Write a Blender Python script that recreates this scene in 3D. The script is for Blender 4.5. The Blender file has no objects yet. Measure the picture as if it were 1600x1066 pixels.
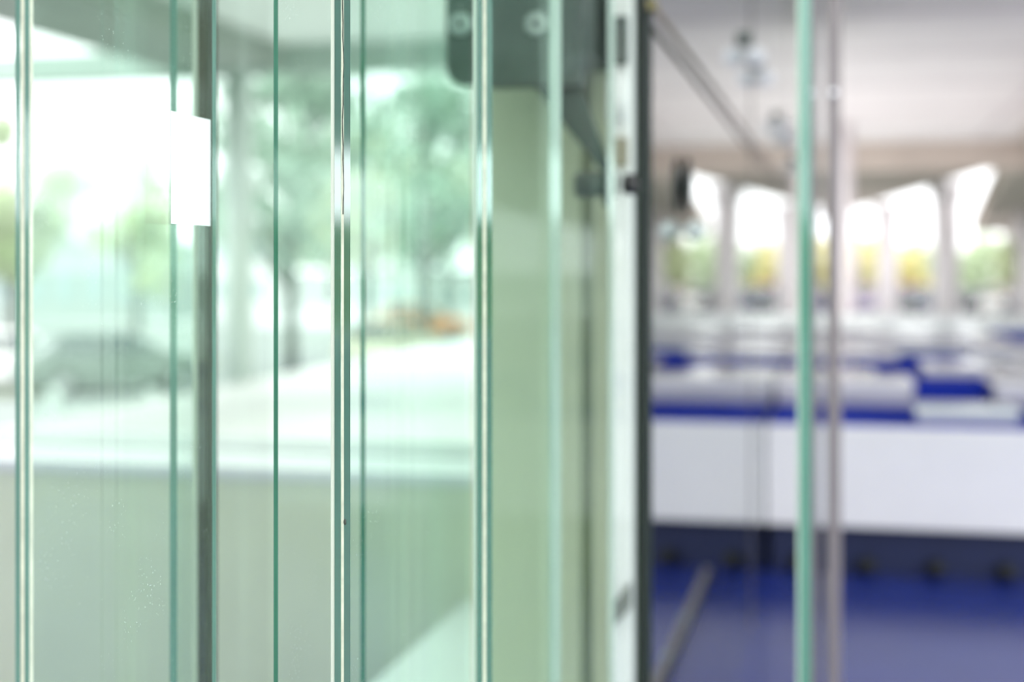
import bpy, bmesh, math, random
from mathutils import Vector, Matrix
random.seed(11)
S = bpy.context.scene
COL = S.collection
PI = math.pi

# ------------------------------------------------------------------ camera
EYE = 1.5
FPX = 1600 * 50 / 36.0
TH = math.atan(518 / FPX)            # the glass wall runs along +Y; the camera is turned left of it
CS, SN = math.cos(TH), math.sin(TH)
HOR = 415

def at(px, py, zc):
    """world point seen at pixel (px, py) of the 1600x1066 frame at depth zc"""
    u = (px - 800) / FPX * zc
    return Vector((u * CS - zc * SN, u * SN + zc * CS, EYE + (HOR - py) / FPX * zc))

def on_x(px, X):
    """depth zc and y where the vertical plane x = X is met at pixel column px"""
    u = (px - 800) / FPX
    zc = X / (u * CS - SN)
    return zc, zc * (u * SN + CS)

cd = bpy.data.cameras.new('camera')
cam = bpy.data.objects.new('camera', cd)
COL.objects.link(cam)
cam.location = (0, 0, EYE)
cam.rotation_euler = (PI / 2, 0, TH)
cd.lens = 50
cd.sensor_width = 36
cd.shift_y = -(533 - HOR) / 1600
cd.clip_start = 0.05
cd.clip_end = 2000
cd.dof.use_dof = True
cd.dof.focus_distance = 1.25
cd.dof.aperture_fstop = 2.4
S.camera = cam

# ------------------------------------------------------------------ materials
def new_mat(name):
    m = bpy.data.materials.new(name)
    m.use_nodes = True
    nt = m.node_tree
    nt.nodes.clear()
    out = nt.nodes.new('ShaderNodeOutputMaterial')
    return m, nt, out

def pbr(name, col, rough=0.6, metal=0.0, noise=0.05, scale=6.0, spec=0.5, coat=0.0):
    m, nt, out = new_mat(name)
    b = nt.nodes.new('ShaderNodeBsdfPrincipled')
    b.inputs['Roughness'].default_value = rough
    b.inputs['Metallic'].default_value = metal
    b.inputs['Specular IOR Level'].default_value = spec
    b.inputs['Coat Weight'].default_value = coat
    tc = nt.nodes.new('ShaderNodeTexCoord')
    n = nt.nodes.new('ShaderNodeTexNoise')
    n.inputs['Scale'].default_value = scale
    n.inputs['Detail'].default_value = 5
    r = nt.nodes.new('ShaderNodeValToRGB')
    c = Vector(col)
    lo, hi = c * (1 - noise), c * (1 + noise)
    r.color_ramp.elements[0].color = (*lo, 1)
    r.color_ramp.elements[1].color = (min(1, hi.x), min(1, hi.y), min(1, hi.z), 1)
    r.color_ramp.elements[0].position = 0.3
    r.color_ramp.elements[1].position = 0.7
    nt.links.new(tc.outputs['Object'], n.inputs['Vector'])
    nt.links.new(n.outputs['Fac'], r.inputs['Fac'])
    nt.links.new(r.outputs['Color'], b.inputs['Base Color'])
    nt.links.new(b.outputs['BSDF'], out.inputs['Surface'])
    return m

def pane(name, tint, refl=1.0, base=0.0, rough=0.01, gloss=(1, 1, 1), dust=0.0):
    """sheet glass: tinted transmission plus a mirror reflection that grows at grazing angles"""
    m, nt, out = new_mat(name)
    t = nt.nodes.new('ShaderNodeBsdfTransparent')
    t.inputs['Color'].default_value = (*tint, 1)
    g = nt.nodes.new('ShaderNodeBsdfGlossy')
    g.inputs['Roughness'].default_value = rough
    g.inputs['Color'].default_value = (*gloss, 1)
    f = nt.nodes.new('ShaderNodeFresnel')
    f.inputs['IOR'].default_value = 1.5
    mul = nt.nodes.new('ShaderNodeMath')
    mul.operation = 'MULTIPLY_ADD'
    mul.use_clamp = True
    mul.inputs[1].default_value = refl
    mul.inputs[2].default_value = base
    mix = nt.nodes.new('ShaderNodeMixShader')
    nt.links.new(f.outputs[0], mul.inputs[0])
    nt.links.new(mul.outputs[0], mix.inputs[0])
    nt.links.new(t.outputs[0], mix.inputs[1])
    nt.links.new(g.outputs[0], mix.inputs[2])
    last = mix.outputs[0]
    if dust > 0:
        tc = nt.nodes.new('ShaderNodeTexCoord')
        v = nt.nodes.new('ShaderNodeTexVoronoi')
        v.inputs['Scale'].default_value = 210
        n2 = nt.nodes.new('ShaderNodeTexNoise')
        n2.inputs['Scale'].default_value = 14
        lt = nt.nodes.new('ShaderNodeMath'); lt.operation = 'LESS_THAN'
        th = nt.nodes.new('ShaderNodeMath'); th.operation = 'MULTIPLY_ADD'
        th.inputs[1].default_value = 0.42
        th.inputs[2].default_value = -0.155
        nt.links.new(tc.outputs['Object'], v.inputs['Vector'])
        nt.links.new(tc.outputs['Object'], n2.inputs['Vector'])
        nt.links.new(n2.outputs['Fac'], th.inputs[0])
        nt.links.new(v.outputs['Distance'], lt.inputs[0])
        nt.links.new(th.outputs[0], lt.inputs[1])
        sc = nt.nodes.new('ShaderNodeMath'); sc.operation = 'MULTIPLY'
        sc.inputs[1].default_value = dust
        nt.links.new(lt.outputs[0], sc.inputs[0])
        d = nt.nodes.new('ShaderNodeBsdfDiffuse')
        d.inputs['Color'].default_value = (.85, .9, .86, 1)
        mx = nt.nodes.new('ShaderNodeMixShader')
        nt.links.new(sc.outputs[0], mx.inputs[0])
        nt.links.new(last, mx.inputs[1])
        nt.links.new(d.outputs[0], mx.inputs[2])
        last = mx.outputs[0]
    nt.links.new(last, out.inputs['Surface'])
    return m

def edge_mat(name, col, mirror=0.25):
    """polished glass edge: deep colour under a clear mirror skin"""
    m, nt, out = new_mat(name)
    d = nt.nodes.new('ShaderNodeBsdfDiffuse')
    g = nt.nodes.new('ShaderNodeBsdfGlossy')
    g.inputs['Roughness'].default_value = 0.05
    g.inputs['Color'].default_value = (.9, 1, .97, 1)
    tc = nt.nodes.new('ShaderNodeTexCoord')
    mp = nt.nodes.new('ShaderNodeMapping')
    mp.inputs['Scale'].default_value = (900, 900, 9)
    n = nt.nodes.new('ShaderNodeTexNoise')
    n.inputs['Scale'].default_value = 1
    r = nt.nodes.new('ShaderNodeValToRGB')
    r.color_ramp.elements[0].position = .3
    r.color_ramp.elements[1].position = .7
    c = Vector(col)
    r.color_ramp.elements[0].color = (*(c * .8), 1)
    r.color_ramp.elements[1].color = (*(c * 1.2), 1)
    mx = nt.nodes.new('ShaderNodeMixShader')
    mx.inputs[0].default_value = mirror
    nt.links.new(tc.outputs['Object'], mp.inputs[0])
    nt.links.new(mp.outputs[0], n.inputs['Vector'])
    nt.links.new(n.outputs['Fac'], r.inputs[0])
    nt.links.new(r.outputs[0], d.inputs['Color'])
    nt.links.new(d.outputs[0], mx.inputs[1])
    nt.links.new(g.outputs[0], mx.inputs[2])
    nt.links.new(mx.outputs[0], out.inputs['Surface'])
    return m

def leaf_mat(name, col):
    m, nt, out = new_mat(name)
    d = nt.nodes.new('ShaderNodeBsdfDiffuse')
    t = nt.nodes.new('ShaderNodeBsdfTranslucent')
    tc = nt.nodes.new('ShaderNodeTexCoord')
    n = nt.nodes.new('ShaderNodeTexNoise')
    n.inputs['Scale'].default_value = .9
    r = nt.nodes.new('ShaderNodeValToRGB')
    c = Vector(col)
    r.color_ramp.elements[0].color = (*(c * .65), 1)
    r.color_ramp.elements[1].color = (*(c * 1.25), 1)
    r.color_ramp.elements[0].position = .35
    r.color_ramp.elements[1].position = .65
    mx = nt.nodes.new('ShaderNodeMixShader')
    mx.inputs[0].default_value = .5
    nt.links.new(tc.outputs['Object'], n.inputs['Vector'])
    nt.links.new(n.outputs['Fac'], r.inputs[0])
    nt.links.new(r.outputs[0], d.inputs['Color'])
    nt.links.new(r.outputs[0], t.inputs['Color'])
    nt.links.new(d.outputs[0], mx.inputs[1])
    nt.links.new(t.outputs[0], mx.inputs[2])
    nt.links.new(mx.outputs[0], out.inputs['Surface'])
    return m

M = {}
M['pane_clear'] = pane('clear_glass', (.97, .992, .978), .12, dust=.5)
M['pane_pale'] = pane('pale_green_glass', (.945, .985, .965), .10, dust=.5)
M['pane_green'] = pane('green_glass', (.905, .985, .955), .07, dust=.6)
M['pane_faint'] = pane('faint_glass', (.975, .995, .985), .05)
M['pane_window'] = pane('window_glass', (.98, .995, .988), .2)
M['mirror_pane'] = pane('reflective_glass', (.55, .60, .58), .35, .62, .015, (.95, .97, .96))
M['screen_pane'] = pane('screen_glass', (.85, .95, .92), .9, .05, .03, (.95, .95, .97))
M['edge_teal'] = edge_mat('teal_glass_edge', (.018, .140, .105), .36)
M['edge_mid'] = edge_mat('mid_teal_glass_edge', (.14, .29, .245), .14)
M['edge_pale'] = edge_mat('pale_glass_edge', (.45, .57, .51), .25)
M['edge_screen'] = edge_mat('screen_glass_edge', (.085, .27, .205), .10)
M['edge_line'] = edge_mat('green_glass_edge', (.045, .19, .125), .08)
M['interlayer'] = pbr('cream_interlayer', (.80, .80, .66), .5, noise=.15, scale=60)
M['dark_line'] = pbr('dark_seal', (.05, .06, .05), .5)
M['arris_highlight'] = pbr('white_arris_highlight', (.74, .78, .70), .35)
M['mint_edge'] = pbr('mint_edge_strip', (.52, .64, .54), .3)  # arris highlight on one laminated edge, plain pale edge on the screen
M['brown_steel'] = pbr('brown_grey_steel', (.095, .08, .065), .5, .1, scale=20)
M['cream'] = pbr('cream_strip', (.78, .77, .68), .35)
M['rail_grey'] = pbr('rail_grey', (.26, .245, .23), .5)
M['paper'] = pbr('white_paper', (.95, .95, .95), .9, noise=.01)
M['sage'] = pbr('sage_paint', (.52, .61, .43), .8, noise=.03, scale=2)
M['sage_dark'] = pbr('sage_groove', (.36, .42, .29), .8)
M['sage_light'] = pbr('sage_light', (.56, .62, .45), .8)
M['parapet'] = pbr('beige_plaster', (.80, .86, .665), .85, noise=.04, scale=3)
M['sill'] = pbr('white_sill', (.88, .91, .90), .4, noise=.02)
M['bracket'] = pbr('grey_green_steel', (.080, .118, .098), .5, .35, noise=.12, scale=14)
M['gusset'] = pbr('gusset_steel', (.040, .072, .058), .55, .2)
M['bracket_dark'] = pbr('dark_steel', (.07, .10, .085), .45, .3)
M['bolt'] = pbr('bolt_steel', (.40, .48, .44), .35, .2)
M['bolt_hole'] = pbr('bolt_socket', (.03, .04, .035), .6)
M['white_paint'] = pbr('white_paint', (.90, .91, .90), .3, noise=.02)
M['grey_shadow'] = pbr('grey_shadow', (.24, .25, .22), .5)
M['black_seal'] = pbr('black_rubber', (.010, .018, .016), .45)
M['chrome'] = pbr('chrome', (.85, .85, .86), .12, 1.0, noise=.02)
M['dark_handle'] = pbr('black_metal', (.012, .012, .013), .35)
M['copper'] = pbr('brown_cable', (.30, .23, .19), .45, .3)
M['olive_plate'] = pbr('beige_plate', (.30, .28, .20), .5)
M['olive'] = pbr('olive_brass', (.22, .19, .09), .4, .4)
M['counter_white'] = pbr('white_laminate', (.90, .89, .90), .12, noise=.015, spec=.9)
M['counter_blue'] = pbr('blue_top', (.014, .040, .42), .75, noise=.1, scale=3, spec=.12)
M['plinth'] = pbr('dark_blue_plinth', (.008, .016, .07), .5)
M['foot'] = pbr('black_foot', (.012, .014, .012), .5)
M['tray'] = pbr('white_tray', (.90, .89, .895), .12, noise=.02, spec=.9)
M['tray_mint'] = pbr('mint_white_tray', (.78, .87, .88), .14, noise=.02)
M['tray_grey'] = pbr('grey_tray_base', (.55, .54, .60), .5)
M['tray_blue'] = pbr('blue_crate', (.014, .040, .42), .7, spec=.15)
M['hall_floor'] = pbr('blue_vinyl', (.020, .040, .25), .24, noise=.08, scale=2, spec=.3)
M['floor_dark'] = pbr('dark_unseen_floor', (.29, .34, .31), .6, noise=.06, scale=1)  # out-of-view floor, darkened so the polished edges reflect less light
M['floor_pale'] = pbr('pale_floor', (.74, .72, .70), .5, noise=.03, scale=1)
M['ceiling'] = pbr('pale_ceiling', (.84, .80, .82), .8, noise=.03, scale=1)
M['ceiling_joint'] = pbr('ceiling_joint', (.70, .65, .68), .8)
M['fascia'] = pbr('tan_concrete', (.60, .52, .47), .85, noise=.06, scale=1)
M['concrete'] = pbr('pale_concrete', (.74, .68, .70), .85, noise=.05, scale=.6)
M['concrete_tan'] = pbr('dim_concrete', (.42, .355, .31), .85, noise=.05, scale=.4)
M['pavement'] = pbr('pale_pavement', (.27, .305, .29), .8, noise=.04, scale=.3)
M['road'] = pbr('grey_road', (.55, .57, .57), .85, noise=.05, scale=.2)
M['lawn'] = pbr('lawn_green', (.16, .36, .10), .9, noise=.25, scale=3)
M['canopy'] = pbr('grey_canopy', (.34, .39, .36), .8, noise=.05)
M['canopy_pale'] = pbr('pale_canopy_beam', (.42, .52, .475), .8)
M['white_soffit'] = pbr('white_soffit', (.80, .86, .84), .8)
M['column'] = pbr('pale_column', (.62, .70, .66), .6, noise=.03)
M['facade'] = pbr('white_facade', (.72, .74, .73), .8, noise=.02)
M['facade_grey'] = pbr('pale_grey_facade', (.38, .44, .42), .8, noise=.03)
M['win'] = pbr('far_window', (.38, .48, .48), .2)
M['bark'] = pbr('bark', (.16, .18, .16), .9, noise=.2)
M['leaf_green'] = leaf_mat('green_leaf', (.43, .57, .47))
M['leaf_bright'] = leaf_mat('bright_leaf', (.60, .69, .50))
M['leaf_yellow'] = leaf_mat('yellow_leaf', (.84, .79, .46))
M['leaf_olive'] = leaf_mat('olive_leaf', (.50, .54, .36))
M['tyre'] = pbr('tyre', (.02, .02, .02), .8)
M['car_glass'] = pbr('car_glass', (.10, .13, .13), .08, noise=.02)
M['lamp_glass'] = pbr('headlamp', (.9, .9, .9), .05, .8)
CARCOL = {'sage': (.22, .27, .24), 'white': (.86, .87, .85), 'magenta': (.60, .02, .24), 'navy': (.05, .06, .13),
          'tan': (.62, .45, .30), 'silver': (.50, .52, .56), 'charcoal': (.06, .06, .07), 'lilac': (.38, .30, .45), 'maroon': (.20, .05, .08),
          'cream': (.80, .76, .58), 'orange': (.70, .32, .16)}
for k, c in CARCOL.items():
    M['car_' + k] = pbr('car_paint_' + k, c, .5, 0, noise=.01, coat=.05)

# ------------------------------------------------------------------ object helpers
def tag(o, label=None, cat=None, group=None, kind=None):
    if label: o['label'] = label
    if cat: o['category'] = cat
    if group: o['group'] = group
    if kind: o['kind'] = kind
    return o

def empty(name, loc, label, cat, group=None, rz=0.0):
    o = bpy.data.objects.new(name, None)
    o.empty_display_size = .1
    COL.objects.link(o)
    o.location = loc
    o.rotation_euler = (0, 0, rz)
    return tag(o, label, cat, group)

class MB:
    """collects shapes into one mesh; coordinates are relative to org"""
    def __init__(self, org=(0, 0, 0)):
        self.bm = bmesh.new()
        self.org = Vector(org)
    def face(self, vs, mi=0, smooth=False):
        f = self.bm.faces.new(vs)
        f.material_index = mi
        f.smooth = smooth
        return f
    def box(self, x0, x1, y0, y1, z0, z1, mi=0, bev=0.0, seg=2, edge_mi=None, far_edge=False):
        o = self.org
        P = [Vector(p) - o for p in ((x0, y0, z0), (x1, y0, z0), (x1, y1, z0), (x0, y1, z0), (x0, y0, z1), (x1, y0, z1), (x1, y1, z1), (x0, y1, z1))]
        t = bmesh.new()
        v = [t.verts.new(p) for p in P]
        for k, q in enumerate(((3, 2, 1, 0), (4, 5, 6, 7), (0, 1, 5, 4), (1, 2, 6, 5), (2, 3, 7, 6), (3, 0, 4, 7))):
            f = t.faces.new([v[i] for i in q])
            f.material_index = mi
            if edge_mi is not None and (k in (0, 1, 2) or (k == 4 and far_edge)):   # edges of a sheet standing along y
                f.material_index = edge_mi
        if bev > 0:
            bmesh.ops.bevel(t, geom=t.edges[:], offset=bev, segments=seg, affect='EDGES', profile=.5)
        self.merge(t)
        return self
    def merge(self, t, smooth=False):
        mp = {}
        for v in t.verts: mp[v] = self.bm.verts.new(v.co)
        for f in t.faces:
            try:
                g = self.bm.faces.new([mp[v] for v in f.verts])
                g.material_index = f.material_index
                g.smooth = f.smooth or smooth
            except ValueError:
                pass
        t.free()
    def prism(self, pts, vec, mi=0, bev=0.0):
        """polygon of world points extruded along vec"""
        t = bmesh.new()
        o = self.org
        a = [t.verts.new(Vector(p) - o) for p in pts]
        b = [t.verts.new(Vector(p) - o + Vector(vec)) for p in pts]
        n = len(a)
        t.faces.new(a); t.faces.new(b[::-1])
        for i in range(n):
            t.faces.new([a[i], b[i], b[(i + 1) % n], a[(i + 1) % n]])
        for f in t.faces: f.material_index = mi
        bmesh.ops.recalc_face_normals(t, faces=t.faces[:])
        if bev > 0:
            bmesh.ops.bevel(t, geom=t.edges[:], offset=bev, segments=2, affect='EDGES')
        self.merge(t)
        return self
    def tube(self, p0, p1, r0, r1=None, n=20, mi=0, bev=0.0):
        r1 = r0 if r1 is None else r1
        p0, p1 = Vector(p0) - self.org, Vector(p1) - self.org
        t = bmesh.new()
        bmesh.ops.create_cone(t, cap_ends=True, segments=n, radius1=r0, radius2=r1, depth=(p1 - p0).length)
        if bev > 0:
            ed = [e for e in t.edges if len(e.link_faces) == 2 and any(len(f.verts) == n for f in e.link_faces)]
            bmesh.ops.bevel(t, geom=ed, offset=bev, segments=2, affect='EDGES')
        q = Vector((0, 0, 1)).rotation_difference((p1 - p0).normalized())
        bmesh.ops.transform(t, matrix=Matrix.Translation((p0 + p1) / 2) @ q.to_matrix().to_4x4(), verts=t.verts)
        for f in t.faces:
            f.material_index = mi
            f.smooth = len(f.verts) == 4
        self.merge(t)
        return self
    def ball(self, c, r, sub=3, mi=0, scl=(1, 1, 1)):
        t = bmesh.new()
        bmesh.ops.create_icosphere(t, subdivisions=sub, radius=r)
        bmesh.ops.transform(t, matrix=Matrix.Translation(Vector(c) - self.org) @ Matrix.Diagonal((*scl, 1)), verts=t.verts)
        for f in t.faces: f.material_index = mi; f.smooth = True
        self.merge(t)
        return self
    def build(self, name, mats, parent=None, label=None, loc=None):
        me = bpy.data.meshes.new(name)
        self.bm.normal_update()
        self.bm.to_mesh(me); self.bm.free()
        for m in (mats if isinstance(mats, (list, tuple)) else [mats]): me.materials.append(m)
        o = bpy.data.objects.new(name, me)
        COL.objects.link(o)
        if parent is not None:
            o.parent = parent
        else:
            o.location = self.org
        if label: o['label'] = label
        return o

def copy_tree(o, parent=None):
    c = o.copy()
    COL.objects.link(c)
    if parent is not None: c.parent = parent
    for ch in list(o.children): copy_tree(ch, c)
    return c

def struct(name, mb, mats, label=None):
    o = mb.build(name, mats)
    o['kind'] = 'structure'
    if label: o['label'] = label
    return o

# ------------------------------------------------------------------ setting: floor, street, ceiling
fb = MB((0, 0, 0))
fb.box(-14, 14, -29, 2, -.3, 0, mi=2)
fb.box(-7.5, 14, 2, 8.2, -.3, 0, mi=1)
fb.box(-7.5, 14, 8.2, 31, -.3, 0)
struct('floor', fb, [M['floor_pale'], M['hall_floor'], M['floor_dark']], 'pale hall floor with a glossy blue vinyl strip before the counters')
struct('ground', MB((0, 0, -1.7)).box(-420, 420, -200, 560, -2.0, -1.7), M['pavement'], 'pale paving of the street and plaza')
struct('road', MB((0, 0, -1.7)).box(-60, 40, 70, 116, -1.72, -1.69), M['road'], 'grey road below the viaduct')

# ceiling of the open hall, with shallow joints between its boards
CZ = 4.1
mb = MB((0, 0, CZ))
mb.box(-.9, 5.2, 3.6, 31, CZ, CZ + .3)
for y in (9.5, 13.2, 15.0, 17.9, 21.0, 24.6):
    mb.box(-.9, 5.2, y, y + .16, CZ - .012, CZ + .01, mi=1)
for x in (2.6,):
    mb.box(x, x + .12, 3.6, 31, CZ - .010, CZ + .01, mi=1)
struct('ceiling', mb, [M['ceiling'], M['ceiling_joint']], 'pale pinkish hall ceiling with shallow joints')
struct('roof', MB((-4, -8, 4.4)).box(-14, -.9, -29, 3.55, 4.15, 4.4), M['ceiling'], 'unseen roof slab added to shade the entrance')  # out of view, added to dim the parapet and bound the edge reflections
struct('trim_1', MB((0, 0, CZ)).box(-.9, 5.2, 31, 31.5, CZ - .6, CZ + .4, bev=.03), M['fascia'], 'tan edge beam at the far end of the ceiling')

# ------------------------------------------------------------------ staggered laminated glass panels
GH = 2.6
def glass_panel(px, zc, px_far, ply, gap, mats, label, band=None, band_w=0, edge2=None, chip=False, far=False):
    """one panel standing along +Y from its near edge (seen at px) to its far edge (seen at px_far)"""
    p = at(px, HOR, zc)
    X = p.x
    y0 = p.y
    _, y1 = on_x(px_far, X)
    org = (X, (y0 + y1) / 2, 0)
    r = empty('glass_fin', org, label, 'glass panel')
    half = gap / 2
    face, edge = mats
    if gap > 0:
        MB(org).box(X - half - ply, X - half, y0, y1, 0, GH, edge_mi=1).build('glass_sheet', [face, edge], r)
        MB(org).box(X + half, X + half + ply, y0, y1, 0, GH, edge_mi=1, far_edge=far).build('glass_sheet', [M['pane_faint'], edge2 or edge], r)
        il = MB(org)
        il.box(X - half + .0002, X + half - .0002, y0 + .0004, y0 + .012, .001, GH - .001)
        il.build('interlayer', M['interlayer'], r, 'cream line between the two glass sheets')
    else:
        MB(org).box(X - ply / 2, X + ply / 2, y0, y1, 0, GH, edge_mi=1).build('glass_sheet', [face, edge], r)
    if band:  # pale strip that paints the bright highlight on the arris
        xl = X - half - ply
        MB(org).box(xl - band_w, xl - .0001, y0 + .001, y0 + .010, 0, GH, bev=.0008).build('edge_strip', band, r, 'pale strip painted as the arris highlight')
    if chip:
        # a wavering dark hairline in the upper interlayer and one small dark chip lower down
        mbk = MB(org)
        z = 1.545
        pts = []
        while z < 2.3:
            pts.append((X + .0006 + .0005 * math.sin(z * 61) + .0003 * math.sin(z * 173), z)); z += .012
        for (xa, za), (xb, zb) in zip(pts, pts[1:]):
            mbk.tube((xa, y0 + .0003, za), (xb, y0 + .0003, zb), .0005, n=8)
        mbk.build('hairline', M['dark_line'], r, 'dark wavering hairline in the interlayer')
        c = at(539, 816, zc - .0005)
        MB(org).ball((X + half + .001, y0 - .0002, c.z), .0019, 2, scl=(.7, .5, 1.5)).build('chip', M['dark_line'], r, 'small dark chip')
    return r

PA = glass_panel(35, 1.06, 329, .0042, .0034, (M['pane_pale'], M['edge_mid']), 'glass panel at the left border with a thin double edge and the white notice', far=True)
PB = glass_panel(271, 1.55, 424, .0085, 0, (M['pane_pale'], M['edge_mid']), 'glass panel with a single teal edge just behind the white notice')
PC = glass_panel(431, 1.32, 531, .0045, 0, (M['pane_pale'], M['edge_line']), 'thin glass panel whose edge is a dark green line, left of the sharp double edge')
PD = glass_panel(535, 1.25, 736, .0059, .0029, (M['pane_green'], M['edge_teal']), 'sharply focused laminated glass panel with deep teal double edge and dark chip', M['arris_highlight'], .0042, chip=True)
PE = glass_panel(757, 1.56, 866, .0068, .0040, (M['pane_pale'], M['edge_teal']), 'laminated glass panel whose double edge crosses the bolted bracket between its bolts', M['mint_edge'], .0048)
PF = glass_panel(867, 1.95, 938, .0175, 0, (M['pane_clear'], M['edge_pale']), 'glass panel with a pale mint edge in front of the sloping bracket arm')
PG = glass_panel(955, 2.40, 990, .0105, 0, (M['pane_clear'], M['edge_pale']), 'glass panel with thin pale edge pierced by the short bracket rod')

# thin far sheet edge line seen beside the sharp panel
PH = glass_panel(567, 1.62, 734, .006, 0, (M['pane_faint'], M['edge_line']), 'thin glass panel with a soft green edge just right of the sharp double edge')

# steel flat-bar post, its highlight painted as a cream strip, between the first panels
p = at(316, HOR, 1.75)
r = empty('steel_post', (p.x, p.y, 0), 'brown grey steel post with a cream strip, just right of the narrow teal edge', 'post')
MB((p.x, p.y, 0)).box(p.x - .0065, p.x + .0065, p.y, p.y + .03, 0, GH, bev=.001).build('bar', M['brown_steel'], r)
MB((p.x, p.y, 0)).box(p.x - .0160, p.x - .0068, p.y + .004, p.y + .016, 0, GH, bev=.002).build('cream_strip', M['cream'], r, 'cream strip painted as the highlight')

# white notice on the back of the first panel
X = PA.location.x + .0017 + .0042 + .0004
_, ya = on_x(267, X); _, yb = on_x(328, X)
zt = at(300, 197, 1.42).z; zb = at(300, 356, 1.42).z
o = MB((X, (ya + yb) / 2, zb)).box(X, X + .0006, ya, yb, zb, zt).build('notice_sign', M['paper'])
tag(o, 'blank white notice sheet stuck to the leftmost glass panel', 'notice')

# ------------------------------------------------------------------ sage wall end, frame post, bracket
WY = 2.84
xa = at(737, HOR, 2.93).x; xb = at(905, HOR, 2.86).x; xc = at(921, HOR, 2.85).x; xd = at(952, HOR, 2.83).x
mb = MB((xa, WY, 0))
mb.box(xa, xb, WY, 16, 0, CZ - .001, bev=.004)
mb.box(xb, xc, WY + .035, 16, 0, CZ - .001, mi=1)
mb.box(xc, xd, WY + .006, 16, 0, CZ - .001, mi=2, bev=.004)
struct('wall_left', mb, [M['sage'], M['sage_dark'], M['sage_light']], 'sage painted wall end behind the bolted bracket')

# white frame post beside the black-edged mirror panel
q0 = at(958, HOR, 2.72); q1 = at(990, HOR, 2.70)
org = ((q0.x + q1.x) / 2, 2.66, 0)
r = empty('frame_post', org, 'white frame post between the sage wall and the black glass edge', 'post')
def zat(py, zc=2.69): return at(970, py, zc).z
MB(org).box(q0.x, q1.x, 2.66, 2.70, 0, CZ - .002, bev=.004).build('body', M['white_paint'], r)
MB(org).box(q0.x + .006, q1.x - .006, 2.645, 2.6598, zat(103), zat(27), bev=.003).build('hinge_plate', M['bracket_dark'], r, 'dark hinge plate')
MB(org).box(q0.x + .006, q1.x - .006, 2.645, 2.6598, zat(262), zat(216), bev=.003).build('latch_plate', M['olive_plate'], r, 'beige latch plate')
pl = MB(org)
xcap = at(958, 160, 2.66).x
pl.tube((xcap - .004, 2.64, zat(195)), (xcap - .004, 2.64, zat(122)), .0085, bev=.003)
pl.tube((xcap + .014, 2.64, zat(195)), (xcap + .014, 2.64, zat(122)), .0085, bev=.003)
pl.build('glint_bars', M['white_paint'], r, 'white oblong bars painted as a highlight')  # white bars shaped like the blurred glint of a chrome fitting
pk = MB(org)
pk.prism([(q0.x - .002, 2.655, zat(985)), (q0.x - .002, 2.655, zat(950)), (q1.x, 2.655, zat(905)), (q1.x, 2.655, zat(945))], (0, -.012, 0))
pk.build('shadow', M['grey_shadow'], r, 'painted slanting strap')  # grey strip painted as a diagonal shadow across the post

# bracket bolted to the wall end
BZ = 2.50
def bp(px, py, zc=BZ): return at(px, py, zc)
yb0 = 2.42
def bx(px):                      # world x on the plane y = yb0 seen at pixel column px
    u = (px - 800) / FPX
    return yb0 * (u * CS - SN) / (u * SN + CS)
def bz(px, py):
    u = (px - 800) / FPX
    return EYE + (HOR - py) / FPX * yb0 / (u * SN + CS)
org = ((bx(697) + bx(905)) / 2, WY, 1.7)
r = empty('glass_bracket', org, 'grey green steel bracket with two round bolts on the sage wall end', 'bracket')
x0, x1 = bx(697), bx(900)
zb = bz(800, 131); zt = zb + .26
R = .036
pts = [(x1, yb0, zb), (x1, yb0, zt), (x0, yb0, zt)]
for k in range(9):
    a = PI + k / 8 * PI / 2
    pts.append((x0 + R + R * math.cos(a), yb0, zb + R + R * math.sin(a)))
MB(org).prism(pts, (0, .016, 0), bev=.0015).build('plate', M['bracket'], r)
MB(org).box(x0 + .05, x1 - .006, yb0 + .0162, WY, zb + .075, zt - .01).build('mounting_block', M['bracket_dark'], r)
fl = MB(org)
fl.box(x1 + .0005, x1 + .010, yb0 - .004, yb0 + .045, zb - .006, zt)
fl.build('side_flange', M['bracket_dark'], r, 'dark side flange')
MB(org).box(x0 + .05, x1, yb0 - .003, yb0 + .03, zb - .006, zb - .0003).build('lower_lip', M['bracket_dark'], r, 'dark lower lip')
for px in (720, 839):
    c = Vector((bx(px), yb0, bz(px, 38)))
    b = MB(org)
    b.tube((c.x, yb0 - .0002, c.z), (c.x, yb0 - .009, c.z), .0205, .019, n=28, bev=.002)
    bo = b.build('bolt', M['bolt'], r, 'round bolt head')
    MB(org).tube((c.x, yb0 - .0092, c.z), (c.x, yb0 - .0105, c.z), .0075, n=6).build('socket', M['bolt_hole'], bo)
g = [(bx(832), yb0 + .02, zb - .0063), (bx(905), yb0 + .02, zb - .0063), (bx(948), yb0 + .02, bz(948, 257)), (bx(948), yb0 + .02, bz(948, 322)), (bx(939), yb0 + .02, bz(939, 322)), (bx(936), yb0 + .02, bz(936, 266))]
MB(org).prism(g, (0, .012, 0), bev=.001).build('gusset_arm', M['gusset'], r, 'sloping gusset arm')
zr = bz(930, 286)
yr = yb0 + .05
MB(org).tube((bx(897) - .006, yr, zr), (PG.location.x - .0056, yr, zr), .0225, n=28, bev=.003).build('rod', M['bracket'], r)
MB(org).tube((PG.location.x + .0056, yr, zr), (PG.location.x + .030, yr, zr), .0185, n=28, bev=.003).build('rod_cap', M['dark_handle'], r, 'black rod end cap')

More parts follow.
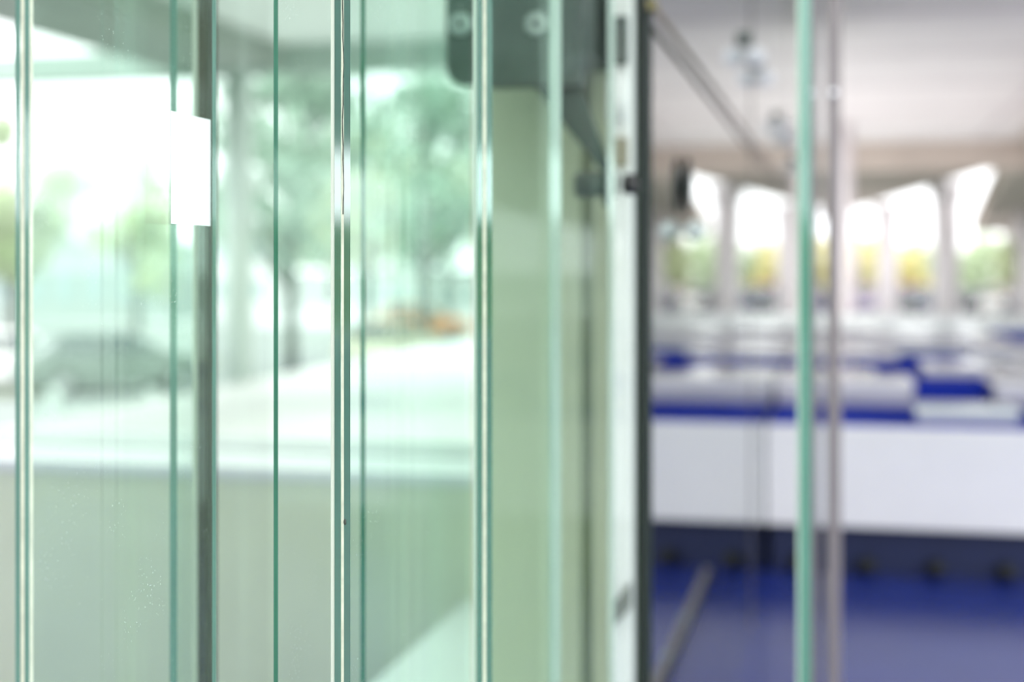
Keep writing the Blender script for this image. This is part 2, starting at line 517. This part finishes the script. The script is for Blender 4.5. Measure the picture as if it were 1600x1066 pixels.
# ------------------------------------------------------------------ parapet, sill, window and ledge on the left
PY = 4.3
struct('wall_front', MB((-3, PY, 0)).box(-7.5, xa - .02, PY, PY + .32, -1.7, .81), M['parapet'], 'pale beige green plaster parapet under the white sill')
struct('trim_2', MB((-3, PY, .81)).box(-7.5, xa - .02, PY - .03, PY + .36, .81, .852, bev=.006), M['sill'], 'white sill on the beige parapet')
wf = MB((-3, PY + .33, .852))
wf.box(-7.5, xa - .02, PY + .30, PY + .35, .8525, .905, bev=.004)
wo = wf.build('window_1', M['sill']); wo['kind'] = 'structure'
MB((-3, PY + .33, .852)).box(-7.5, xa - .02, PY + .322, PY + .328, .906, 4.6).build('pane', M['pane_window'], wo)
lx = at(725, 940, 4.40)
o = MB((lx.x, 3, 0)).box(lx.x, xa - .002, 1.9, PY - .002, 0, lx.z, bev=.006).build('low_bench', M['sill'])
tag(o, 'low white bench running along the foot of the sage wall', 'bench')

# ------------------------------------------------------------------ mirror-like glass partition along the wall
PX = -.372
def mirror_panel(y0, y1, label):
    org = (PX, (y0 + y1) / 2, 0)
    r = empty('reflective_screen', org, label, 'glass panel')
    MB(org).box(PX - .010, PX, y0 + .0045, y1, 0, 3.6).build('reflective_sheet', M['mirror_pane'], r)
    return r, org
r, org = mirror_panel(2.735, 5.95, 'large reflective glass panel with a black near edge, beside the white post')
MB(org).box(PX - .013, PX + .012, 2.72, 2.739, 0, 3.6, bev=.002).build('edge_strip', M['black_seal'], r, 'black rubber edge seal')
r, org = mirror_panel(5.965, 10.0, 'second reflective glass panel, behind the vertical joint')
MB(org).box(PX - .012, PX + .003, 5.952, 5.9694, 0, 3.6).build('joint_strip', M['brown_steel'], r, 'brown joint strip')
r, org = mirror_panel(10.01, 15.5, 'farthest reflective glass panel, reaching the hall columns')
MB(org).box(PX - .012, PX + .002, 10.001, 10.0144, 0, 3.6).build('joint_strip', M['brown_steel'], r)

cz = at(1015, 20, 2.79).z
r = empty('steel_cable', (PX + .02, 7, cz), 'brown cable running back along the reflective glass', 'cable')
MB((PX + .02, 7, cz)).tube((PX + .0175, 2.745, cz), (PX + .0175, 13, cz), .0062, n=14).build('cable', M['copper'], r)
MB((PX + .02, 7, cz)).tube((PX + .016, 2.69, cz), (PX + .016, 2.715, cz), .0115, n=18, bev=.003).build('end_cap', M['olive'], r, 'olive brass end cap')

# dark pull handle with a painted white knob
zc, yh = on_x(1066, PX)
z0, z1 = at(1066, 250, zc).z, at(1066, 330, zc).z
org = (PX, yh, z1)
r = empty('pull_handle', org, 'small black pull handle with a painted white knob on the reflective glass', 'handle')
h = MB(org)
h.ball((PX + .0125, yh, (z0 + z1) / 2), 1, 4, scl=(.0122, .024, (z1 - z0) * .57))
h.build('grip', M['dark_handle'], r)
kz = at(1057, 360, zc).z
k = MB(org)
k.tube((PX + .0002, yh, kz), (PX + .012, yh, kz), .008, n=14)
k.ball((PX + .030, yh, kz), .024)  # white ball standing in for a round glint on the glass
k.build('glint', M['white_paint'], r, 'round painted white knob')
# chrome glass clamps
names = ['nearest chrome clamp of the row high on the reflective glass', 'second chrome clamp of the row high on the reflective glass',
         'third chrome clamp of the row high on the reflective glass', 'fourth chrome clamp of the row high on the reflective glass',
         'farthest chrome clamp of the row high on the reflective glass']
clamp0 = None
for i, (px, py) in enumerate(((1163, 88), (1181, 122), (1214, 200), (1227, 222), (1240, 262))):
    zc, y = on_x(px, PX)
    z = at(px, py, zc).z
    if clamp0 is None:
        org = (PX, y, z)
        clamp0 = r = empty('glass_clamp', org, names[0], 'clamp', 'chrome clamps on the reflective glass')
        b = MB(org); b.tube((PX + .0003, y, z), (PX + .02, y, z), .020, n=26, bev=.003); b.ball((PX + .042, y, z), .036); b.build('boss', M['white_paint'], r, 'round boss painted white as its highlight')  # white ball paints the blurred highlight of the chrome
        b = MB(org); b.box(PX + .0003, PX + .030, y - .022, y + .022, z + .040, z + .090, bev=.005); b.build('cap', M['bracket_dark'], r, 'dark upper cap')
    else:
        r = copy_tree(clamp0)
        r.location = (PX, y, z)
        r['label'] = names[i]

# second glass screen: teal edge right of the mirror panels, rail and post behind it
SX = -.070
zc, y0 = on_x(1258, SX)
org = (SX, y0, 0)
r = empty('glass_screen', org, 'glass screen with a broad soft teal edge, right of the reflective glass', 'glass panel')
MB(org).box(SX - .010, SX + .010, y0, y0 + 1.5, 0, 3.4, edge_mi=1).build('glass_sheet', [M['screen_pane'], M['edge_screen']], r)
MB(org).box(SX - .0150, SX - .0103, y0 - .002, y0 + .012, 0, 3.4, bev=.001).build('edge_strip', M['mint_edge'], r, 'pale edge strip')
org = (SX - .03, 5.6, 0)
r = empty('floor_rail', org, 'long grey metal rail on the floor leading back to the front counter', 'rail')
MB(org).box(SX - .050, SX - .012, 4.4, 6.95, 0, .035, bev=.006).build('rail', M['rail_grey'], r)
for y in (4.7, 5.3, 5.9):
    MB(org).tube((SX - .031, y, .0352), (SX - .031, y, .048), .016, n=16, bev=.003).build('bolt', M['bolt'], r)
org = (-.030, 4.25, 0)
r = empty('slim_post', org, 'slim grey metal post at the end of the teal-edged glass screen', 'post')
MB(org).box(-.048, -.008, 4.22, 4.28, .012, CZ - .002, bev=.006).build('shaft', pbr('grey_pink_metal', (.27, .235, .24), .35, .2), r)
MB(org).box(-.058, .03, 4.20, 4.30, 0, .0118, bev=.004).build('base_plate', M['bolt'], r)
for i, (z, dy) in enumerate(((3.1, 0), (2.55, 0), (2.0, 0))):
    MB(org).tube((-.028, 4.2198, z), (-.028, 4.20, z), .011, n=18, bev=.004).build('stud', M['chrome'], r, 'chrome stud')

# ------------------------------------------------------------------ hall: counters, trays, columns
CW, CD, CH = 1.28, .78, .745
def make_counter():
    r = empty('display_counter', (0, 0, 0), '', 'counter', 'white counters with blue tops')
    MB().box(-CW / 2, CW / 2, 0, CD, .235, CH - .02, bev=.01).build('body', M['counter_white'], r)
    MB().box(-CW / 2 + .012, CW / 2 - .012, .012, CD - .012, CH - .0198, CH, bev=.004).build('top', M['counter_blue'], r, 'blue counter top')
    MB().box(-CW / 2 + .02, CW / 2 - .02, .10, CD - .10, 0, .2348).build('plinth', M['plinth'], r, 'dark blue plinth')
    for sx in (-.48, -.16, .16, .48):
        MB().ball((sx, .052, .045), .045, 3).build('foot', M['foot'], r, 'black foot')
    return r
counter0 = make_counter()
used = [False]
def place_counter(x, y, label, white=False):
    r = counter0 if not used[0] else copy_tree(counter0)
    used[0] = True
    r.location = (x, y, 0)
    r['label'] = label
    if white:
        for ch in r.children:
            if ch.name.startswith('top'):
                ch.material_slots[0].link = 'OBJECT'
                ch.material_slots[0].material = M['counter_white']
                if 'label' in ch: del ch['label']
    return r
def make_tray(name, w, d, h, body, lid, label, group):
    r = empty(name, (0, 0, 0), label, 'tray', group)
    MB().box(-w / 2 + .012, w / 2 - .012, .012, d - .012, 0, h * .52, bev=.008).build('tray_body', body, r)
    MB().box(-w / 2, w / 2, 0, d, h * .5202, h, bev=min(.02, h * .16), seg=3).build('lid', lid, r, 'white lid')
    return r
tray_kinds = {}
def place_tray(kind, x, y, label, group='white trays on the counters'):
    w, d, h, b, l = {
        'wide': (.74, .46, .135, M['tray_grey'], M['tray']),
        'low': (.48, .40, .070, M['tray_grey'], M['tray_mint']),
        'mid': (.56, .50, .110, M['tray'], M['tray']),
        'thin': (.62, .50, .055, M['tray'], M['tray_mint']),
        'blue': (.40, .40, .12, M['tray_blue'], M['tray_blue'])}[kind]
    nm = 'storage_crate' if kind == 'blue' else 'storage_tray'
    if kind not in tray_kinds:
        r = tray_kinds[kind] = make_tray(nm, w, d, h, b, l, label, group)
    else:
        r = copy_tree(tray_kinds[kind])
    r.location = (x, y, CH + .0005)
    r['label'] = label
    r['group'] = group
    if kind == 'blue':
        r['category'] = 'crate'
    return r

# rows of counters, near to far
rows = [7.05, 7.86, 8.67, 9.48, 10.34, 11.25, 12.2, 13.2, 14.3, 15.6, 17.0, 18.6, 20.3]
for k, y in enumerate(rows):
    n = 2 if k < 3 else (3 if k < 9 else 4)
    for c in range(n):
        x = -.3685 + CW / 2 + (CW + .004) * c
        if k == 0:
            lab = ['front white counter with a blue top and black feet, beside the floor rail', 'front white counter with a blue top at the right border'][c]
        elif k == 1:
            lab = ['second-row white counter with blue top behind the front one by the rail', 'second-row white counter with blue top, away from the rail'][c]
        else:
            lab = ('white counter with blue top in the third row' if k == 2 else 'white counter with blue top in the rows behind the third' if k < 9 else 'all white counter in the blurred rearmost rows')
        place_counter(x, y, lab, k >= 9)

FAR = 'trays in the blurred far rows'
place_tray('low', .575, 7.08, 'mint white tray on the front counters, nearest to the reflective glass')
place_tray('wide', .0005, 7.90, 'high white tray with grey base behind the bare blue top by the reflective glass')
place_tray('blue', .573, 8.10, 'blue crate between the two nearest high white trays')
place_tray('wide', 1.145, 7.92, 'high white tray with grey base behind the front mint tray')
place_tray('low', 1.16, 7.10, 'mint white tray on the front counter at the right border')
place_tray('thin', 1.86, 7.95, 'thin mint tray in the second row at the right border')
T = []
trng = random.Random(4)
W = {'wide': .74, 'mid': .56, 'thin': .62, 'low': .48, 'blue': .40}
for k, y in enumerate(rows[2:]):
    x = -.368
    lim = [1.6, 1.9, 2.2, 2.5, 2.8, 3.0, 3.3, 3.6, 3.9, 4.2, 4.4, 4.6][k]
    while x < lim:
        kd = trng.choice(('wide', 'mid', 'thin', 'blue', 'gap') if k < 7 else ('wide', 'mid', 'wide', 'thin'))
        if kd == 'gap':
            x += .36
            continue
        if k > 6: kd = 'thin'
        T.append((kd, x + W[kd] / 2, y + .06))
        x += W[kd] + .03
for kind, x, y in T:
    if kind == 'blue':
        place_tray(kind, x, y, 'blue crate among the blurred white trays of the rear rows', 'blue crates in the rear rows')
    else:
        place_tray(kind, x, y, {'wide': 'high white lidded tray with grey base in the rear rows', 'thin': 'thin mint lidded tray in the rear rows',
                                'mid': 'all white lidded tray in the rear rows'}[kind], FAR)

# columns under the far part of the ceiling
def hall_column(px, zc, r_, label, mat):
    p = at(px, HOR, zc)
    o = MB((p.x, p.y, 0)).tube((p.x, p.y, 0), (p.x, p.y, CZ - .013), r_, n=28).build('hall_column', mat)
    o['kind'] = 'structure'; o['label'] = label
hall_column(1324, 26, .11, 'pale column at the near end of the hall wall', M['concrete'])

# ------------------------------------------------------------------ viaduct behind the hall
def viaduct():
    p = at(1390, 320, 90)
    r = empty('viaduct', (p.x, p.y, -1.7), 'pale concrete viaduct on flared piers beyond the hall', 'viaduct')
    org = r.location.copy()
    G = -1.7
    # deck: lower left edge runs through these sight lines, nearer towards the right
    A = at(1240, 366, 130); B = at(1475, 285, 62); A.z = B.z = 5.0
    A = at(1240, HOR - (5 - EYE) / 130 * FPX, 130); B = at(1475, HOR - (5 - EYE) / 60 * FPX, 60)
    d = (B - A).normalized()
    B2 = B + d * 60
    A2 = A - d * 60
    n = Vector((-d.y, d.x, 0))
    if n.y < 0: n = -n
    w = 5
    h = 4.6
    deck = MB(org)
    deck.prism([A2, A2 + Vector((0, 0, h)), A2 - n * (w + 1.5) + Vector((0, 0, h)), A2 - n * (w + 1.5) + Vector((0, 0, 1)), A2 - n * w], B2 - A2)
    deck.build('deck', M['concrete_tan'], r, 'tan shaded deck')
    for px, zc, wd in ((1478, 60, .56), (1386, 80, .60), (1334, 100, .34), (1603, 58, .40)):
        q = at(px, HOR, zc)
        pm = MB(org)
        pm.tube((q.x, q.y, G), (q.x, q.y, 4.2), wd, n=20)
        pm.tube((q.x, q.y, 4.2), (q.x, q.y, 4.98), wd, wd * 1.5, n=20)
        pm.build('pier', M['concrete'], r, 'pale flared pier')
    return r
viaduct()

def ramp():
    r0 = at(1567, 288, 40)
    r = empty('flyover_ramp', (r0.x, r0.y, -1.7), 'dark flyover ramp slanting up at the right border', 'ramp')
    org = r.location.copy()
    u = (1485 - 800) / FPX
    d = Vector((u * CS - SN, u * SN + CS, 0)).normalized()
    n = Vector((d.y, -d.x, 0))
    a = r0 - d * 25; b = r0 + d * 62
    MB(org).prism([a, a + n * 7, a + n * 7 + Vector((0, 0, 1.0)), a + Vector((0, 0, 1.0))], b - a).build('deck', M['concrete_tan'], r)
    MB(org).prism([a + n * 2.2 - Vector((0, 0, .005)), a + n * 4.4 - Vector((0, 0, .005)), a + n * 4.0 - Vector((0, 0, .6)), a + n * 2.6 - Vector((0, 0, .6))], b - a).build('girder', M['concrete'], r, 'pale girder')
    for s in (30,):
        q = r0 + d * s + n * 3.4
        MB(org).tube((q.x, q.y, -1.7), (q.x, q.y, q.z - .61), .55, n=18).build('pier', M['concrete'], r)
ramp()

# ------------------------------------------------------------------ trees
def leaf_blob(mb, c, rad, n, size, rng):
    for _ in range(n):
        v = Vector((rng.gauss(0, 1), rng.gauss(0, 1), rng.gauss(0, 1))).normalized() * rad * (rng.random() ** .45)
        v.z *= .8
        p = Vector(c) + v - mb.org
        a = Vector((rng.uniform(-1, 1), rng.uniform(-1, 1), rng.uniform(-1, 1))).normalized()
        b = a.orthogonal().normalized()
        s = size * rng.uniform(.6, 1.3)
        vs = [mb.bm.verts.new(p + a * s * .8), mb.bm.verts.new(p + b * s * .42), mb.bm.verts.new(p - a * s * .8), mb.bm.verts.new(p - b * s * .42)]
        mb.face(vs)

def tree(x, y, z, h, cr, leaf, label, name='tree', seed=1, blobs=16, per=150, size=.30, low=.38, group=None, spread=1.0):
    rng = random.Random(seed)
    org = (x, y, z)
    r = empty(name, org, label, 'tree', group)
    t = MB(org)
    tr = h * .018 + .05
    top = Vector((x, y, z + h * .55))
    t.tube((x, y, z), top, tr, tr * .6, n=12)
    centres = []
    for k in range(blobs):
        a = rng.uniform(0, 2 * PI); f = rng.uniform(low, .92)
        rr = cr * spread * (0.3 + .7 * math.sin(PI * min(1, (f - low + .12) / (1.05 - low)))) * rng.uniform(.25, .95)
        c = Vector((x + rr * math.cos(a), y + rr * math.sin(a), z + h * f))
        centres.append(c)
        b0 = Vector((x, y, z + h * min(.53, max(.25, f - .22))))
        t.tube(b0, c, tr * .4, tr * .12, n=8)
    t.build('trunk', M['bark'], r)
    m = MB(org)
    for c in centres:
        leaf_blob(m, c, cr * rng.uniform(.34, .62), per, size, rng)
    m.build('crown', leaf, r)
    return r

G = -1.7
def tree_at(px, zc, *a, **k):
    p = at(px, HOR, zc)
    return tree(p.x, p.y, G, *a, **k)
tree_at(455, 42, 9.6, 3.1, M['leaf_green'], 'green street tree behind the sharp glass edge, nearest to the pale column', seed=3, blobs=24, per=72)
tree_at(664, 53, 10.8, 3.4, M['leaf_green'], 'green street tree left of the bracket, above the lawn', seed=5, blobs=24, per=72)
tree_at(575, 72, 11.0, 4.2, M['leaf_bright'], 'light green tree between the two nearer street trees', seed=8, blobs=22, per=120)
tree_at(20, 46, 8.6, 1.9, M['leaf_bright'], 'yellowish green tree at the left border', seed=9, blobs=16, per=110)
tree_at(520, 118, 11.0, 5.0, M['leaf_bright'], 'wide pale tree far behind the sharp glass edge', seed=21, blobs=24, per=100, size=.5)
tree_at(150, 135, 16.0, 7.5, M['leaf_bright'], 'broad pale tree rising behind the white tower', seed=23, blobs=26, per=110, size=.6)
tree_at(215, 70, 6.6, 2.6, M['leaf_bright'], 'small pale tree beside the white tower', seed=12, blobs=12, per=80)
tree_at(700, 92, 11.0, 4.6, M['leaf_bright'], 'bright tree far behind, touching the sage wall', seed=14, blobs=20, per=100)

# trees beyond the viaduct
specs = [(1345, 150, 6.0, 3.0, 'leaf_yellow', 'yellow tree just right of the pale hall column'), (1412, 140, 5.3, 3.2, 'leaf_yellow', 'yellow tree between the two viaduct piers'),
         (1452, 165, 5.6, 3.0, 'leaf_bright', 'light green tree behind the thicker viaduct pier'), (1510, 120, 5.9, 2.6, 'leaf_bright', 'green tree right of the thicker viaduct pier'),
         (1586, 131, 6.4, 2.5, 'leaf_olive', 'olive green tree under the slanting ramp'), (1650, 136, 6.6, 3.0, 'leaf_olive', 'olive green tree at the right border'),
         (1372, 200, 6.4, 4.0, 'leaf_bright', 'distant green tree behind the yellow trees'), (1300, 165, 6.4, 3.2, 'leaf_yellow', 'yellow tree behind the slim grey post'),
         (1545, 215, 8.4, 4.0, 'leaf_bright', 'farther light green tree behind the olive one')]
for i, (px, zc, h, cr, lf, lab) in enumerate(specs):
    tree_at(px, zc, h, cr, M[lf], lab, seed=30 + i, blobs=20, per=46, size=.55, low=.22, group='trees beyond the viaduct')

# ------------------------------------------------------------------ cars
def make_car(paint):
    r = empty('car', (0, 0, 0), '', 'car')
    L, W = 4.3, 1.78
    prof = [(-2.15, .38), (-2.12, .78), (-1.95, .92), (-1.35, .98), (1.05, .99), (1.85, .88), (2.12, .70), (2.15, .38), (1.75, .24), (-1.75, .24)]
    b = MB(); b.prism([(x, -W / 2, z) for x, z in prof], (0, W, 0), bev=.05); b.build('body', paint, r)
    c = MB()
    lo = [(-1.72, .97), (1.12, .97)]; hi = [(-1.30, 1.42), (.30, 1.46)]
    t = bmesh.new()
    def q(x, y, z): return t.verts.new((x, y, z))
    bl = [q(-1.72, -.80, .965), q(1.12, -.80, .965), q(1.12, .80, .965), q(-1.72, .80, .965)]
    tp = [q(-1.30, -.62, 1.40), q(.32, -.62, 1.42), q(.32, .62, 1.42), q(-1.30, .62, 1.40)]
    t.faces.new(tp)
    for i in range(4): t.faces.new([bl[i], bl[(i + 1) % 4], tp[(i + 1) % 4], tp[i]])
    c.merge(t); c.build('cabin_glass', M['car_glass'], r, 'dark car windows')
    rf = MB(); rf.box(-1.30, .32, -.62, .62, 1.40, 1.47, bev=.03)
    for sy in (-1, 1):
        rf.tube((1.08, sy * .79, .98), (.33, sy * .62, 1.43), .035, n=8)
        rf.tube((-1.68, sy * .79, .98), (-1.29, sy * .62, 1.43), .04, n=8)
        rf.tube((-.35, sy * .81, .98), (-.38, sy * .635, 1.43), .035, n=8)
    rf.build('roof', paint, r)
    for sx in (-1.32, 1.34):
        for sy in (-1, 1):
            w = MB(); w.tube((sx, sy * .70, .32), (sx, sy * .92, .32), .32, n=24, bev=.04)
            wo = w.build('wheel', M['tyre'], r)
            MB().tube((sx, sy * .9205, .32), (sx, sy * .93, .32), .19, n=18).build('hub', M['chrome'], wo)
    for sy in (-1, 1):
        MB().ball((2.08, sy * .62, .66), .13, 2, scl=(.5, 1.3, .8)).build('headlight', M['lamp_glass'], r)
    return r
car0 = make_car(M['car_sage'])
first = [True]
def car(px, zc, yaw, colour, label, group=None, scale=1.0):
    r = car0 if first[0] else copy_tree(car0)
    first[0] = False
    p = at(px, HOR, zc)
    r.location = (p.x, p.y, G)
    r.rotation_euler = (0, 0, yaw)
    r.scale = (scale,) * 3
    r['label'] = label
    if group: r['group'] = group
    for ch in r.children:
        if ch.name.startswith(('body', 'roof')):
            ch.material_slots[0].link = 'OBJECT'
            ch.material_slots[0].material = M['car_' + colour]
    return r
car(172, 36, TH + .55, 'sage', 'grey green car on the plaza, seen through the leftmost glass panel', scale=1.05)
car(22, 37.5, TH + .3, 'white', 'white car at the left border, behind the first glass edge')
car(606, 45, TH + 1.3, 'cream', 'cream car below the street trees, right of the sharp glass edge')
car(655, 62, TH + .2, 'orange', 'orange car far behind the cream one')
row = [(1283, 'navy', 'navy parked car left of the slim grey post'), (1345, 'lilac', 'lilac parked car just right of the pale hall column'), (1368, 'magenta', 'magenta parked car under the yellow trees'),
       (1408, 'charcoal', 'charcoal parked car next to the magenta one'), (1440, 'navy', 'navy parked car just left of the thicker viaduct pier'), (1470, 'maroon', 'maroon parked car behind the thicker viaduct pier'),
       (1500, 'charcoal', 'charcoal parked car just right of the thicker viaduct pier'), (1533, 'white', 'white parked car right of the viaduct pier'), (1570, 'tan', 'tan parked car next to the white one'),
       (1605, 'navy', 'navy parked car at the right border'), (1391, 'maroon', 'maroon parked car behind the thinner viaduct pier'), (1425, 'magenta', 'small magenta parked car between the two viaduct piers'),
       (1551, 'charcoal', 'charcoal parked car wedged between the white and the tan one'), (1594, 'maroon', 'maroon parked car between the tan and the last navy one')]
for i, (px, c, lab) in enumerate(row):
    car(px, 90 + (i % 3) * 6 if i < 10 else 107 + 6 * (i % 2), TH - PI / 2 + .15 * ((i % 3) - 1), c, lab, 'parked cars beyond the hall', 1.1)

# ------------------------------------------------------------------ plaza: lawn, bollards, canopy, buildings
a = at(612, 668, 28); 
def gp(px, py):
    zc = (EYE - G) * FPX / (py - HOR)
    q = at(px, py, zc); q.z = G
    return q
lawn = MB((gp(680, 655).x, gp(680, 655).y, G))
lawn.prism([gp(618, 664), gp(900, 672), gp(900, 618), gp(735, 634)], (0, 0, .06))
o = lawn.build('lawn', M['lawn']); tag(o, 'small green lawn wedge left of the sage wall', 'lawn', kind='stuff')
for k, (p0, p1, lab) in enumerate(((gp(-150, 575), gp(330, 571), 'grass strip behind the parked plaza cars'), (gp(-150, 624), gp(90, 619), 'grass strip in front of the white car'))):
    g = MB(tuple((p0 + p1) / 2))
    g.prism([p0, p1, p1 + Vector((0, .9, 0)), p0 + Vector((0, .9, 0))], (0, 0, .10))
    tag(g.build('grass_strip', M['leaf_bright']), lab, 'grass', kind='stuff')

def bollard(px, lab, zc):
    p = at(px, HOR, zc)
    org = (p.x, p.y, G)
    r = empty('bollard', org, lab, 'bollard', 'bollards on the plaza')
    MB(org).tube((p.x, p.y, G + .05), (p.x, p.y, G + 1.2), .10, n=18, bev=.02).build('shaft', M['column'], r)
    MB(org).tube((p.x, p.y, G), (p.x, p.y, G + .0498), .16, n=18).build('foot', M['canopy'], r)
bollard(84, 'pale green bollard nearer to the left border', 23.5)
bollard(240, 'pale green bollard in front of the grey green car', 23.0)

# canopy over the walkway
CZL = 4.0
pc = at(262, 109, 18.2)
org = (pc.x, pc.y, pc.z)
r = empty('walkway_canopy', org, 'grey walkway canopy on a pale column, upper left', 'canopy')
cm = MB(org)
cm.box(pc.x - .05, pc.x + 1.5, 6.5, pc.y + .1, pc.z, pc.z + .5)
cm.build('long_beam', M['canopy'], r, 'grey long beam')
cb = MB(org)
cb.box(pc.x - 9, -1.6, pc.y + .12, pc.y + .5, pc.z - .07, pc.z + .28)
cb.build('cross_beam', M['canopy_pale'], r, 'pale cross beam')
q = at(373, HOR, 18.6)
MB(org).tube((q.x, q.y, G), (q.x, q.y, pc.z - .0702), .185, n=24).build('column', M['column'], r, 'pale round column')
rs = MB(org)
rs.box(pc.x - 9, pc.x - .4, 9, 14.0, pc.z + .52, pc.z + .7)
rs.build('roof_slab', M['canopy_pale'], r)
MB(org).box(pc.x + 1.55, -1.6, pc.y - 6.5, pc.y + .5, pc.z + .281, pc.z + .40).build('roof_slab', M['white_soffit'], r, 'white roof slab')

def building(px0, px1, py_top, zc, mat, lab, rowsn, cols, name='building'):
    p0 = at(px0, HOR, zc); p1 = at(px1, HOR, zc)
    zt = at(px0, py_top, zc).z
    w = (p1 - p0).length
    mid = (p0 + p1) / 2
    r = empty(name, (mid.x, mid.y, G), lab, 'building', rz=TH)
    MB().box(-w / 2, w / 2, 0, 10, 0, zt - G).build('wall', mat, r)
    MB().box(-w / 2 - .15, w / 2 + .15, -.15, 10.15, zt - G, zt - G + .3).build('roof', M['facade_grey'], r)
    H = (zt - G)
    for i in range(rowsn):
        for j in range(cols):
            cx = -w / 2 + (j + .5) * w / cols; z = (i + .55) / (rowsn + .1) * H
            MB().box(cx - w / cols * .3, cx + w / cols * .3, -.06, .02, z - H / rowsn * .22, z + H / rowsn * .22).build('window', M['win'], r)
building(72, 166, 175, 110, M['facade'], 'white tower block behind the plaza, upper left', 4, 2, 'tower_block')
building(-60, 262, 385, 80, M['facade_grey'], 'low pale building behind the grey green car', 1, 7, 'low_building')
building(330, 420, 360, 100, M['facade'], 'white low building behind the pale column', 2, 3, 'low_building')
building(560, 760, 430, 95, M['facade'], 'white low building behind the street trees', 1, 5, 'low_building')

# unseen hedge behind the camera, added to darken what the polished edges reflect
hb = MB((0, -26, -1.7))
hb.box(-40, 40, -31.5, -30, -1.7, 2.65)
tag(hb.build('hedge', M['leaf_olive']), 'unseen hedge added for the edge reflections', 'hedge')

# ------------------------------------------------------------------ light
w = bpy.data.worlds.new('world')
S.world = w
w.use_nodes = True
nt = w.node_tree
bg = nt.nodes['Background']
bg.inputs['Color'].default_value = (.97, .985, 1, 1)
bg.inputs['Strength'].default_value = 1.9
sd = bpy.data.lights.new('sun', 'SUN')
sd.energy = 1.2
sd.angle = math.radians(12)
sd.color = (1, .96, .9)
so = bpy.data.objects.new('sun', sd)
COL.objects.link(so)
so.rotation_euler = (math.radians(42), math.radians(12), math.radians(-35))

S.cycles.transparent_max_bounces = 40
S.cycles.max_bounces = 12
S.cycles.diffuse_bounces = 5
S.cycles.glossy_bounces = 6
S.cycles.use_denoising = True
S.cycles.sample_clamp_indirect = 6
S.view_settings.view_transform = 'Standard'
S.view_settings.look = 'None'
S.view_settings.gamma = 1
S.view_settings.use_curve_mapping = False
S.view_settings.exposure = 0.62
